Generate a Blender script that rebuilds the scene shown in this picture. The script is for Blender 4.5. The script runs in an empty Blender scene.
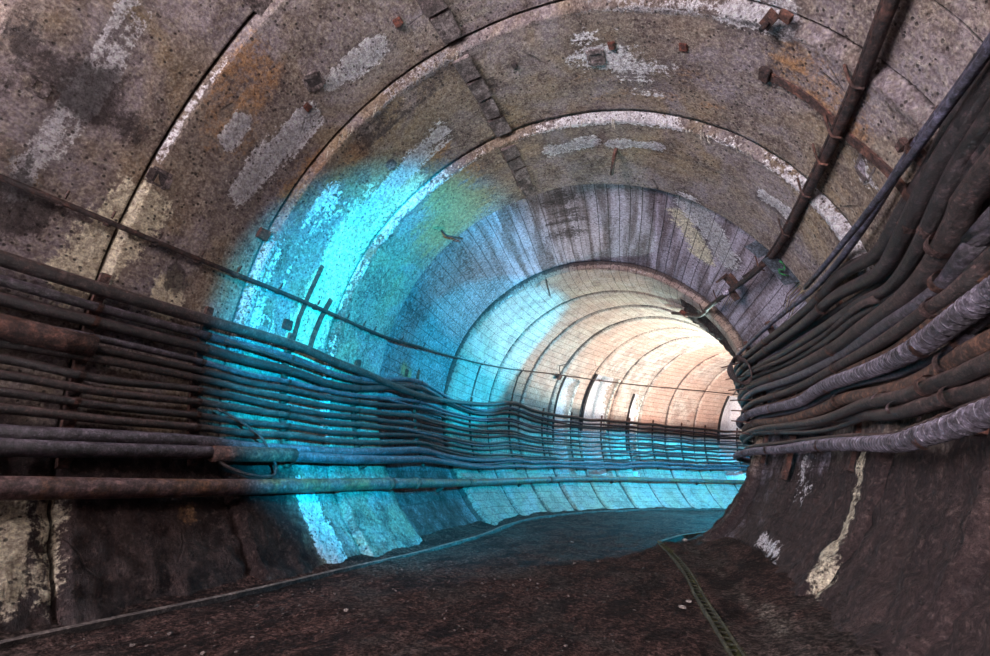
import bpy, bmesh, math, random
import numpy as np
from mathutils import Vector, Matrix, noise
random.seed(7)
SC = 2.5                      # metres per tunnel radius
FZ = 0.7556                   # floor lies this far (in radii) under the tunnel axis
# ---------------- centre line of the bending tunnel ----------------
S = np.linspace(-4.2, 11, 3041)
KN = [-1.2, -1, 1, 2, 3, 4, 5, 7, 10]
KV = [0, -0.4824, -0.0175, -0.2198, 0.4312, 0.2555, 0.1737, 0.1369, 0.1369]
kk = np.interp(S, KN, KV); ds = S[1]-S[0]
TH = np.concatenate([[0], np.cumsum((kk[1:]+kk[:-1])/2*ds)]); i0 = int(np.argmin(abs(S))); TH -= TH[i0]
CX = np.concatenate([[0], np.cumsum((np.sin(TH[1:])+np.sin(TH[:-1]))/2*ds)]); CX -= CX[i0]
CY = np.concatenate([[0], np.cumsum((np.cos(TH[1:])+np.cos(TH[:-1]))/2*ds)]); CY -= CY[i0]
def frame(s):
    return float(np.interp(s, S, CX)), float(np.interp(s, S, CY)), float(np.interp(s, S, TH))
def UZ(s, u, z):
    x, y, t = frame(s)
    return Vector(((x+u*math.cos(t))*SC, (y-u*math.sin(t))*SC, (z+FZ)*SC))
def W(s, a, r):
    a = math.radians(a); return UZ(s, r*math.cos(a), r*math.sin(a))
def axes(s, a):               # along the tunnel, round the ring, inwards
    x, y, t = frame(s); b = math.radians(a)
    T = Vector((math.sin(t), math.cos(t), 0)); R = Vector((math.cos(t), -math.sin(t), 0)); U = Vector((0, 0, 1))
    return T, R*(-math.sin(b))+U*math.cos(b), -(R*math.cos(b)+U*math.sin(b))
sc = bpy.context.scene; COL = sc.collection
# ---------------- camera ----------------
cd = bpy.data.cameras.new('camera'); cam = bpy.data.objects.new('camera', cd); COL.objects.link(cam); sc.camera = cam
cd.sensor_fit = 'HORIZONTAL'; cd.sensor_width = 36; cd.lens = 438.32/990*36; cd.clip_start = .02; cd.clip_end = 200
yaw, pit, rol = -0.55941, 0.3172, 0.04158
fw = Vector((math.sin(yaw), math.cos(yaw), 0)); rt = Vector((math.cos(yaw), -math.sin(yaw), 0)); up = Vector((0, 0, 1))
f2 = fw*math.cos(pit)+up*math.sin(pit); u2 = up*math.cos(pit)-fw*math.sin(pit)
r3 = rt*math.cos(rol)+u2*math.sin(rol); u3 = u2*math.cos(rol)-rt*math.sin(rol)
M = Matrix((r3, u3, -f2)).transposed().to_4x4(); M.translation = Vector((0.51755*SC, 0, (-0.43524+FZ)*SC)); cam.matrix_world = M
# ---------------- world, lamps, exposure ----------------
w = bpy.data.worlds.new('world'); sc.world = w; w.use_nodes = True
w.node_tree.nodes['Background'].inputs[0].default_value = (0, 0, 0, 1)
sc.view_settings.view_transform = 'Standard'; sc.view_settings.look = 'None'; sc.view_settings.gamma = 1; sc.view_settings.exposure = 0.0
def lamp(name, kind, pos, target, power, color, size=.1, angle=60, blend=.5, spread=None):
    l = bpy.data.lights.new(name, kind); l.energy = power; l.color = color
    if kind == 'AREA':
        l.shape = 'DISK'; l.size = size
        if spread: l.spread = math.radians(spread)
    else: l.shadow_soft_size = size
    if kind == 'SPOT': l.spot_size = math.radians(angle); l.spot_blend = blend
    o = bpy.data.objects.new(name, l); COL.objects.link(o); o.location = pos
    if target is not None: o.rotation_euler = (target-pos).to_track_quat('-Z', 'Y').to_euler()
    return o
lamp('back_fill', 'AREA', UZ(-2.6, 0, .1), UZ(0, 0, .1), 1800, (1, .90, .95), size=3.2)  # unseen soft fill added far behind the camera
lamp('vault_fill', 'AREA', UZ(-.35, .1, .55), UZ(1.4, -.1, .6), 75, (1, .92, .9), size=.9)  # unseen soft fill above the camera
CY_ = (0.0, .60, 1)
lamp('cyan_light', 'SPOT', UZ(.22, .62, -.12), W(2.3, 174, 1), 5600, CY_, size=.04, angle=58, blend=.45)
lamp('cyan_light', 'SPOT', UZ(4.8, .82, .25), W(3.0, 148, 1), 5200, CY_, size=.05, angle=33, blend=.35)
for s, p in ((5.3, 2600), (6.4, 1500)): lamp('cyan_light', 'SPOT', UZ(s, .80, .17), UZ(s, .66, -.83), p, CY_, size=.03, angle=162, blend=.08)
lamp('warm_light', 'SPOT', UZ(5.4, .76, .12), UZ(5.4, .64, 1.12), 1350, (1, .77, .64), size=.04, angle=162, blend=.08)
lamp('white_light', 'SPOT', UZ(4.4, .80, .13), UZ(4.4, .68, 1.13), 950, (.74, 1, .93), size=.04, angle=162, blend=.08)

# ---------------- helpers ----------------
def tag(o, label=None, cat=None, group=None, kind=None):
    if label: o['label'] = label
    if cat: o['category'] = cat
    if group: o['group'] = group
    if kind: o['kind'] = kind
    return o
def link(name, me, mat=None, parent=None):
    o = bpy.data.objects.new(name, me); COL.objects.link(o)
    if mat: me.materials.append(mat)
    if parent:
        o.parent = parent; o.matrix_parent_inverse = Matrix.Translation(parent.location).inverted()
    return o
def build(name, bm, mat, parent=None, smooth=True):
    me = bpy.data.meshes.new(name); bmesh.ops.recalc_face_normals(bm, faces=bm.faces); bm.to_mesh(me); bm.free()
    if smooth: me.shade_smooth()
    return link(name, me, mat, parent)
def empty(name, loc):
    o = bpy.data.objects.new(name, None); COL.objects.link(o); o.location = loc; o.empty_display_size = .1; return o
def obox(bm, c, X, Y, Z, lx, ly, lz, jit=0, bevel=0):
    vs = []
    for i in (-1, 1):
        for j in (-1, 1):
            for k in (-1, 1):
                jx = [random.uniform(-jit, jit) for _ in range(3)]
                vs.append(bm.verts.new(c+X*(lx/2*i+jx[0])+Y*(ly/2*j+jx[1])+Z*(lz/2*k+jx[2])))
    fs = [bm.faces.new([vs[i] for i in f]) for f in ((0,1,3,2),(4,6,7,5),(0,4,5,1),(2,3,7,6),(0,2,6,4),(1,5,7,3))]
    if bevel:
        es = list({e for f in fs for e in f.edges}); bmesh.ops.bevel(bm, geom=es, offset=bevel, segments=2, affect='EDGES')
def wbox(bm, s, a, r, ls, lc, ln, jit=0, bevel=0, rot=0):
    T, Cc, N = axes(s, a)
    if rot:
        c_, s_ = math.cos(rot), math.sin(rot); T, Cc = T*c_+Cc*s_, Cc*c_-T*s_
    obox(bm, W(s, a, r), T, Cc, N, ls, lc, ln, jit, bevel)
def tube(bm, pts, rad, n=10, cap=True, flat=None):
    pts = [Vector(p) for p in pts]; rings = []; m = len(pts)
    t = (pts[1]-pts[0]).normalized(); nrm = t.orthogonal().normalized()
    for i, p in enumerate(pts):
        t = (pts[min(i+1, m-1)]-pts[max(i-1, 0)]).normalized()
        nrm = (nrm-t*nrm.dot(t)).normalized(); b = t.cross(nrm)
        r = rad[i] if hasattr(rad, '__len__') else rad
        rings.append([bm.verts.new(p+(nrm*math.cos(2*math.pi*k/n)+b*math.sin(2*math.pi*k/n))*r) for k in range(n)])
    for A, B in zip(rings[:-1], rings[1:]):
        for k in range(n): bm.faces.new((A[k], A[(k+1) % n], B[(k+1) % n], B[k]))
    if cap: bm.faces.new(rings[0][::-1]); bm.faces.new(rings[-1])
def spline(pts, step):        # Catmull-Rom through control points of any dimension
    P = [np.array(p, float) for p in pts]; P = [2*P[0]-P[1]]+P+[2*P[-1]-P[-2]]; out = []
    for i in range(1, len(P)-2):
        d = abs(P[i+1][0]-P[i][0]); k = max(2, int(d/step))
        for j in range(k):
            t = j/k; a, b, c, e = P[i-1], P[i], P[i+1], P[i+2]
            out.append(.5*((2*b)+(-a+c)*t+(2*a-5*b+4*c-e)*t*t+(-a+3*b-3*c+e)*t**3))
    out.append(P[-2]); return out

# ---------------- materials ----------------
class NT:
    def __init__(s, name):
        s.m = bpy.data.materials.new(name); s.m.use_nodes = True; s.t = s.m.node_tree; s.t.nodes.clear()
        s.out = s.t.nodes.new('ShaderNodeOutputMaterial'); s.b = s.t.nodes.new('ShaderNodeBsdfPrincipled'); s.l(s.b.outputs[0], s.out.inputs[0])
        s.tc = s.t.nodes.new('ShaderNodeTexCoord')
    def l(s, a, b): s.t.links.new(a, b)
    def put(s, sock, v):
        if isinstance(v, bpy.types.NodeSocket): s.l(v, sock)
        elif isinstance(v, tuple) and len(v) == 3 and len(sock.default_value) == 4: sock.default_value = (*v, 1)
        else: sock.default_value = v
    def map(s, scale, src='Object', loc=(0, 0, 0)):
        n = s.t.nodes.new('ShaderNodeMapping'); s.l(s.tc.outputs[src], n.inputs[0]); n.inputs['Scale'].default_value = scale; n.inputs['Location'].default_value = loc; return n.outputs[0]
    def noise(s, vec, scale=1, detail=6, rough=.6, dist=0):
        n = s.t.nodes.new('ShaderNodeTexNoise'); s.l(vec, n.inputs['Vector']); n.inputs['Scale'].default_value = scale; n.inputs['Detail'].default_value = detail; n.inputs['Roughness'].default_value = rough; n.inputs['Distortion'].default_value = dist; return n.outputs['Fac']
    def voro(s, vec, scale, feat='F1'):
        n = s.t.nodes.new('ShaderNodeTexVoronoi'); n.feature = feat; s.l(vec, n.inputs['Vector']); n.inputs['Scale'].default_value = scale; return n.outputs['Distance']
    def ramp(s, v, lo, hi, a=0., b=1.):
        n = s.t.nodes.new('ShaderNodeMapRange'); n.interpolation_type = 'SMOOTHSTEP'; s.put(n.inputs[0], v)
        for i, x in enumerate((lo, hi, a, b)): n.inputs[i+1].default_value = x
        return n.outputs[0]
    def math(s, op, a, b=0., c=None):
        n = s.t.nodes.new('ShaderNodeMath'); n.operation = op; s.put(n.inputs[0], a); s.put(n.inputs[1], b)
        if c is not None: s.put(n.inputs[2], c)
        return n.outputs[0]
    def mix(s, f, a, b, mode='MIX'):
        n = s.t.nodes.new('ShaderNodeMix'); n.data_type = 'RGBA'; n.blend_type = mode; s.put(n.inputs[0], f)
        s.put(n.inputs[6], (*a, 1) if isinstance(a, tuple) else a); s.put(n.inputs[7], (*b, 1) if isinstance(b, tuple) else b); return n.outputs[2]
    def attr(s, name):
        n = s.t.nodes.new('ShaderNodeAttribute'); n.attribute_name = name; q = s.t.nodes.new('ShaderNodeSeparateColor'); s.l(n.outputs['Color'], q.inputs[0])
        return q.outputs[0], q.outputs[1], q.outputs[2], n.outputs['Alpha']
    def grit(s, c, vec, scale=55, lo=.55, hi=1.5):      # gritty grain: darker pits and lighter crumbs
        g = s.noise(vec, scale, 3, .7); g2 = s.noise(vec, scale*.42, 3, .7)
        for q in (g, g2):
            c = s.mix(s.ramp(q, .50, .40), c, (lo, lo*.94, lo*.95), 'MULTIPLY'); c = s.mix(s.ramp(q, .53, .63), c, (hi, hi, hi), 'MULTIPLY')
        return c
    def bump(s, h, dist, prev=None, strength=1.):
        n = s.t.nodes.new('ShaderNodeBump'); s.l(h, n.inputs['Height']); n.inputs['Distance'].default_value = dist; n.inputs['Strength'].default_value = strength
        if prev: s.l(prev, n.inputs['Normal'])
        return n.outputs[0]
    def done(s, col, rough=.8, normal=None, metal=0., spec=.4):
        s.put(s.b.inputs['Base Color'], (*col, 1) if isinstance(col, tuple) else col); s.put(s.b.inputs['Roughness'], rough); s.put(s.b.inputs['Metallic'], metal)
        s.b.inputs['Specular IOR Level'].default_value = spec
        if normal: s.l(normal, s.b.inputs['Normal'])
        return s.m
def m_concrete():
    n = NT('tunnel_concrete'); o = n.map((1, 1, 1)); uv = n.map((1, 1, 1), 'UV')
    big = n.noise(o, .9, 4); mid = n.noise(o, 3.2, 8, .68); fine = n.noise(o, 26, 8, .75); grain = n.noise(o, 120, 3, .6)
    drip = n.noise(n.map((7, .55, 1), 'UV'), 1, 6, .65, .4)       # runs round the ring
    long_ = n.noise(n.map((.5, 5, 1), 'UV', (3, 2, 0)), 1, 5, .6, .3)
    wh, cr, dk, og = n.attr('stain'); di, bo, li, far_glow = n.attr('zone')
    c = n.mix(n.ramp(big, .35, .65), (.35, .25, .15), (.24, .19, .19))
    c = n.mix(n.ramp(n.noise(o, 1.4, 5, .6, .6), .46, .62, 0, .8), c, (.34, .29, .34)); c = n.mix(n.ramp(mid, .46, .64, 0, .85), c, (.115, .08, .078))
    c = n.mix(n.ramp(drip, .5, .72, 0, .6), c, (.33, .29, .26))
    c = n.mix(n.ramp(drip, .46, .28, 0, .6), c, (.10, .075, .08))
    c = n.mix(n.ramp(fine, .44, .64, 0, .65), c, (.46, .39, .31)); c = n.mix(n.ramp(fine, .44, .30, 0, .7), c, (.07, .05, .05)); c = n.mix(n.ramp(grain, .52, .66, 0, .75), c, (.08, .055, .055)); c = n.mix(n.ramp(n.noise(o, 60, 4, .8), .54, .66, 0, .6), c, (.48, .42, .36))
    # dark purplish section: boards with their own tone each
    board = n.t.nodes.new('ShaderNodeTexWhiteNoise'); board.noise_dimensions = '1D'
    sep = n.t.nodes.new('ShaderNodeSeparateXYZ'); n.l(n.tc.outputs['UV'], sep.inputs[0])
    bv = n.math('DIVIDE', n.math('ADD', sep.outputs[1], n.math('MULTIPLY', long_, .02)), .15); n.l(n.math('FLOOR', bv), board.inputs['W'])
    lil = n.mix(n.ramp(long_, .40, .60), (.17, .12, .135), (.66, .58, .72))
    lil = n.mix(n.math('MULTIPLY', board.outputs[0], .3), lil, (.07, .05, .055)); lil = n.mix(n.ramp(sep.outputs[1], 4.7, 5.7, 0, .92), lil, n.mix(n.ramp(mid, .4, .6), (.045, .030, .031), (.19, .125, .125))); lil = n.mix(n.ramp(fine, .4, .65, 0, .5), lil, (.48, .42, .50))  # brown on the left side put in to swallow the cyan light
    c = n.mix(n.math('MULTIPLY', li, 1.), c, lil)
    lime = n.mix(n.ramp(mid, .38, .62), (.66, .59, .53), (.40, .33, .30)); lime = n.mix(n.math('MULTIPLY', board.outputs[0], .2), lime, (.30, .27, .24))  # paler far rings: lamp glow painted into the concrete colour
    lime = n.mix(n.ramp(drip, .55, .68, 0, .6), lime, (.75, .71, .65)); lime = n.mix(n.ramp(fine, .5, .66, 0, .5), lime, (.20, .17, .15))
    ring = n.t.nodes.new('ShaderNodeTexWhiteNoise'); ring.noise_dimensions = '1D'; n.l(n.math('FLOOR', n.math('DIVIDE', n.math('ADD', sep.outputs[0], .45), 1.075)), ring.inputs['W'])
    lime = n.mix(n.ramp(n.math('ADD', n.math('MULTIPLY', ring.outputs[0], .5), big), .55, .95, 0, .75), lime, (.56, .36, .29))
    c = n.mix(far_glow, c, lime)
    # dirt of the lower wall, plus darkening of the far right wall against bounced light
    dn = n.ramp(n.math('ADD', di, n.math('MULTIPLY', n.math('SUBTRACT', mid, .5), 1.3)), .3, .75)
    dirt = n.mix(n.ramp(n.noise(n.map((6, 1.2, 1), 'UV'), 1, 8, .7), .38, .68), (.030, .017, .019), (.090, .055, .052)); dirt = n.mix(n.ramp(fine, .5, .64, 0, .8), dirt, (.17, .115, .105)); dirt = n.mix(n.ramp(grain, .5, .62, 0, .7), dirt, (.018, .010, .011))
    c = n.mix(dn, c, dirt)
    # orange, cream, white, soot
    nz = n.math('MULTIPLY', n.math('SUBTRACT', fine, .5), 1.5); nm = n.math('ADD', n.math('MULTIPLY', nz, 1.5), n.math('ADD', n.math('MULTIPLY', n.math('SUBTRACT', drip, .5), 2.2), n.math('MULTIPLY', n.math('SUBTRACT', mid, .5), 1.6)))
    c = n.mix(n.ramp(n.math('ADD', og, n.math('MULTIPLY', nm, n.ramp(og, .02, .3))), .2, .95), c, (.42, .23, .115))
    c = n.mix(n.ramp(n.math('ADD', cr, n.math('MULTIPLY', nm, n.ramp(cr, .02, .3))), .35, .7, 0, .9), c, n.mix(n.ramp(fine, .35, .6), (.50, .42, .29), (.88, .80, .62)))
    c = n.mix(n.ramp(n.math('ADD', wh, n.math('MULTIPLY', nm, n.ramp(wh, .02, .3))), .42, .62, 0, .95), c, n.mix(n.ramp(fine, .35, .6), (.75, .71, .80), (1, .97, 1)))
    c = n.mix(n.ramp(n.math('ADD', dk, n.math('MULTIPLY', nm, n.ramp(dk, .02, .3))), .35, .75, 0, .85), c, (.05, .037, .04))
    # pores, soot specks, board seams
    pv = n.voro(o, 20); pores = n.math('MULTIPLY', n.ramp(pv, .23, .14), n.ramp(n.noise(o, 1.7, 3), .38, .5)); pv2 = n.ramp(n.voro(o, 5), .07, .05)
    holes = n.math('MAXIMUM', pores, pv2); c = n.mix(n.math('MULTIPLY', holes, .85), c, (.03, .022, .022))
    fr = n.math('FRACT', bv); seam = n.math('MULTIPLY', n.ramp(n.math('ABSOLUTE', n.math('SUBTRACT', fr, .5)), .455, .485), bo)
    seam = n.math('MULTIPLY', seam, n.ramp(long_, .3, .5, .25, 1)); c = n.mix(n.math('MULTIPLY', seam, .8), c, (.03, .022, .022))
    crack = n.math('MULTIPLY', n.ramp(n.voro(n.map((1, .55, 1), 'UV'), 1.7, 'DISTANCE_TO_EDGE'), .012, .004), n.ramp(n.noise(o, 2.1, 3), .56, .66)); c = n.mix(n.math('MULTIPLY', crack, .55), c, (.04, .03, .03))
    c = n.mix(far_glow, n.grit(c, o, 60, .70, 1.22), n.grit(c, o, 60, .86, 1.08))
    b = n.bump(mid, .05); b = n.bump(fine, .035, b); b = n.bump(grain, .004, b)
    b = n.bump(n.math('MULTIPLY', n.noise(n.map((9, 3, 1), 'UV'), 1.3, 8, .75), n.math('ADD', di, .08)), .10, b)
    b = n.bump(n.math('SUBTRACT', 1, n.math('MAXIMUM', n.math('MAXIMUM', holes, seam), crack)), .012, b); b = n.bump(n.math('MULTIPLY', wh, fine), .03, b)
    return n.done(c, n.ramp(mid, .3, .7, .6, .95), b, spec=.35)
def m_floor():
    n = NT('muddy_floor'); o = n.map((1, 1, 1)); big = n.noise(o, 1.1, 5, .6, .5); fine = n.noise(o, 18, 9, .8); mid = n.noise(n.map((3, 1.2, 2)), 1.6, 9, .7, .6)
    gg = n.noise(o, 75, 5, .8); c = n.mix(n.ramp(mid, .40, .58), (.018, .0085, .008), (.11, .060, .052)); c = n.mix(n.ramp(gg, .50, .40, 0, .8), c, (.010, .006, .007)); c = n.mix(n.ramp(gg, .55, .66, 0, .6), c, (.18, .12, .11)); c = n.mix(n.ramp(big, .5, .62, 0, .8), c, (.085, .064, .058))
    c = n.mix(n.ramp(fine, .55, .72, 0, .8), c, (.17, .135, .12)); ce, mo, wet, _ = n.attr('stain')
    c = n.mix(n.ramp(n.math('ADD', ce, n.math('MULTIPLY', n.math('SUBTRACT', mid, .5), 1.6)), .35, .8), c, n.mix(n.ramp(fine, .4, .6), (.12, .10, .085), (.28, .25, .21)))
    c = n.mix(n.ramp(n.math('ADD', mo, n.math('MULTIPLY', n.math('SUBTRACT', fine, .5), 1.2)), .3, .7), c, (.075, .075, .025))
    c = n.grit(c, o, 60, .4, 1.7)
    b = n.bump(mid, .16); b = n.bump(fine, .07, b); b = n.bump(n.noise(o, 60, 4, .7), .02, b)
    return n.done(c, n.ramp(mid, .35, .65, .75, .95), b, spec=.15)
def m_cable(name, base, dust, rough=.5, ds_=.5, metal=0., rust=None, scale=1.):
    n = NT(name); o = n.map((1, 1, 1)); g = n.noise(o, 95, 5, .8); f = n.noise(o, 26*scale, 9, .85); m = n.noise(o, 6*scale, 6, .7)
    geo = n.t.nodes.new('ShaderNodeNewGeometry'); sp = n.t.nodes.new('ShaderNodeSeparateXYZ'); n.l(geo.outputs['Normal'], sp.inputs[0])
    topf = n.ramp(n.math('ADD', sp.outputs[2], n.math('MULTIPLY', n.math('SUBTRACT', f, .5), 1.6)), .1, .9, 0, ds_)   # dust settles on what faces up
    c = n.mix(n.ramp(m, .42, .58), base, tuple(x*.4 for x in base)); c = n.mix(n.ramp(n.noise(o, 9, 7, .8), .50, .62, 0, .45), c, tuple((x+y)/2 for x, y in zip(base, dust))); c = n.mix(topf, c, dust); c = n.mix(n.ramp(f, .58, .72, 0, .6), c, dust)
    c = n.mix(n.ramp(g, .52, .66, 0, .7), c, dust); c = n.mix(n.ramp(g, .48, .36, 0, .75), c, tuple(x*.3 for x in base))
    if rust: c = n.mix(n.ramp(n.math('ADD', m, n.math('MULTIPLY', f, .5)), .68, .85), c, rust)
    c = n.grit(c, o, 42, .55, 1.6)
    b = n.bump(f, .014); b = n.bump(m, .02, b)
    return n.done(c, rough, b, metal, .5)
CON = m_concrete(); FLO = m_floor()
RUB = m_cable('black_rubber', (.014, .010, .012), (.12, .072, .072), .45, .5)
RUB2 = m_cable('brown_rubber', (.028, .016, .016), (.15, .088, .080), .5, .55)
SHE = m_cable('violet_grey_sheath', (.050, .040, .055), (.17, .14, .175), .4, .6)
HOSE = m_cable('grey_armoured_hose', (.065, .056, .075), (.20, .175, .225), .4, .7)
RST = m_cable('rusty_cable_armour', (.05, .026, .020), (.15, .08, .06), .7, .5, 0, (.13, .06, .038), 2)
IRON = m_cable('rusty_iron', (.060, .030, .027), (.16, .095, .085), .65, .5, .2, (.12, .052, .038), 1.5)
DIRON = m_cable('dark_iron', (.028, .017, .018), (.09, .055, .052), .6, .4, .25, (.07, .032, .026), 1.5)
PIPE = m_cable('painted_pipe', (.105, .06, .062), (.17, .11, .11), .45, .5, 0., (.16, .075, .04), .35)
MORT = m_cable('dark_mortar', (.085, .062, .062), (.20, .155, .15), .9, .1, 0., (.19, .155, .155), .8)
BLUE = m_cable('blue_grey_plate', (.16, .20, .26), (.30, .36, .44), .5, .2, 0., None, .6)
BROD = m_cable('blue_grey_bar', (.075, .07, .11), (.17, .16, .23), .45, .4, .2)
GREEN = m_cable('green_paint', (.02, .22, .06), (.03, .28, .09), .6, .1)
RIDGE = m_cable('hose_ridge_highlight', (.20, .18, .22), (.50, .46, .54), .35, .7)  # lighter copy of the hose that paints highlights on the raised turns
SADL = m_cable('rusty_saddle', (.13, .075, .07), (.30, .20, .19), .6, .6, .1, (.17, .08, .06), 1.5)
TAPE = m_cable('pink_tape', (.42, .24, .22), (.55, .42, .50), .4, .5)
GLAS = m_cable('frosted_bulb', (.30, .27, .36), (.55, .5, .6), .25, .5)
STRAW = m_cable('pale_wire', (.35, .26, .13), (.45, .36, .2), .6, .3)
WHT = m_cable('whitewash', (.75, .72, .64), (.85, .82, .76), .8, .2)
STONE = m_cable('pale_chip', (.24, .20, .18), (.40, .35, .32), .8, .4)
GRIT = m_cable('grit', (.05, .036, .033), (.13, .10, .09), .8, .4)
MOSS_LIT = m_cable('mossy_green_lit_concrete', (.035, .036, .020), (.09, .09, .05), .8, .5)  # real moss on the drain, painted green light on the kerb
LC=[
[(0.226, 180.7), (0.471, 180.7), (0.775, 180.3), (1.139, 179.6), (1.568, 180.4), (2.318, 181.0), (3.082, 175.4), (3.514, 169.7), (3.959, 170.9), (4.79, 168.8), (5.569, 166.7), (6.383, 166.2), (6.962, 165.9)] ,
[(0.242, 183.6), (0.483, 183.6), (0.784, 183.0), (1.149, 182.4), (1.575, 182.7), (2.297, 176.1), (3.088, 177.8), (3.528, 172.3), (3.968, 173.8), (4.794, 171.8), (5.572, 169.6), (6.387, 169.1), (6.965, 168.8)] ,
[(0.256, 186.0), (0.494, 185.9), (0.796, 185.7), (1.156, 185.5), (1.58, 185.2), (2.309, 178.2), (3.089, 179.6), (3.531, 175.0), (3.972, 176.7), (4.797, 174.7), (5.577, 172.5), (6.387, 171.9), (6.963, 171.6)] ,
[(0.268, 189.1), (0.504, 188.6), (0.803, 188.4), (1.164, 188.2), (1.584, 187.4), (2.324, 183.1), (3.09, 182.0), (3.538, 178.2), (3.972, 179.6), (4.799, 177.6), (5.574, 175.4), (6.387, 174.8), (6.962, 174.4)] ,
[(0.277, 190.4), (0.512, 190.2), (0.805, 190.2), (1.163, 189.9), (1.585, 189.1), (2.325, 185.3), (3.092, 185.2), (3.543, 181.4), (3.971, 182.5), (4.797, 180.6), (5.575, 178.2), (6.382, 177.6), (6.957, 177.2)] ,
[(0.284, 192.2), (0.516, 191.9), (0.811, 191.9), (1.168, 192.2), (1.584, 191.4), (2.324, 188.5), (3.087, 187.6), (3.54, 184.6), (3.971, 185.4), (4.791, 183.5), (5.571, 181.1), (6.378, 180.5), (6.952, 180.0)] ,
[(0.295, 194.3), (0.524, 195.0), (0.814, 193.9), (1.168, 194.3), (1.582, 193.4), (2.316, 191.4), (3.086, 190.5), (3.535, 187.3), (3.966, 188.3), (4.789, 186.5), (5.563, 184.0), (6.369, 183.3), (6.945, 182.8)] ,
[(0.302, 196.8), (0.532, 197.1), (0.817, 196.2), (1.167, 196.0), (1.579, 195.6), (2.306, 193.6), (3.068, 193.8), (3.533, 190.5), (3.957, 191.1), (4.778, 189.4), (5.556, 186.8), (6.36, 186.2), (6.932, 185.6)] ,
[(0.313, 199.0), (0.536, 199.1), (0.818, 198.7), (1.164, 198.6), (1.573, 198.1), (2.296, 195.4), (3.057, 196.6), (3.515, 193.8), (3.943, 194.1), (4.767, 192.3), (5.544, 189.7), (6.35, 189.0), (6.922, 188.4)] ,
[(0.321, 201.5), (0.54, 201.5), (0.821, 201.1), (1.159, 200.8), (1.56, 200.6), (2.276, 197.9), (3.045, 199.0), (3.499, 197.5), (3.929, 197.0), (4.751, 195.3), (5.531, 192.6), (6.334, 191.9), (6.908, 191.2)] ,
[(0.328, 205.0), (0.543, 204.6), (0.819, 204.2), (1.154, 204.2), (1.543, 203.5), (2.252, 200.8), (3.019, 202.3), (3.486, 200.2), (3.91, 199.9), (4.732, 198.3), (5.515, 195.5), (6.316, 194.8), (6.89, 194.0)] ,
[(0.336, 207.2), (0.544, 206.8), (0.816, 206.1), (1.147, 206.0), (1.528, 205.9), (2.216, 204.0), (2.987, 205.6), (3.456, 204.0), (3.891, 202.8), (4.712, 201.3), (5.498, 198.3), (6.298, 197.7), (6.872, 196.8)] ,
]
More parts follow.
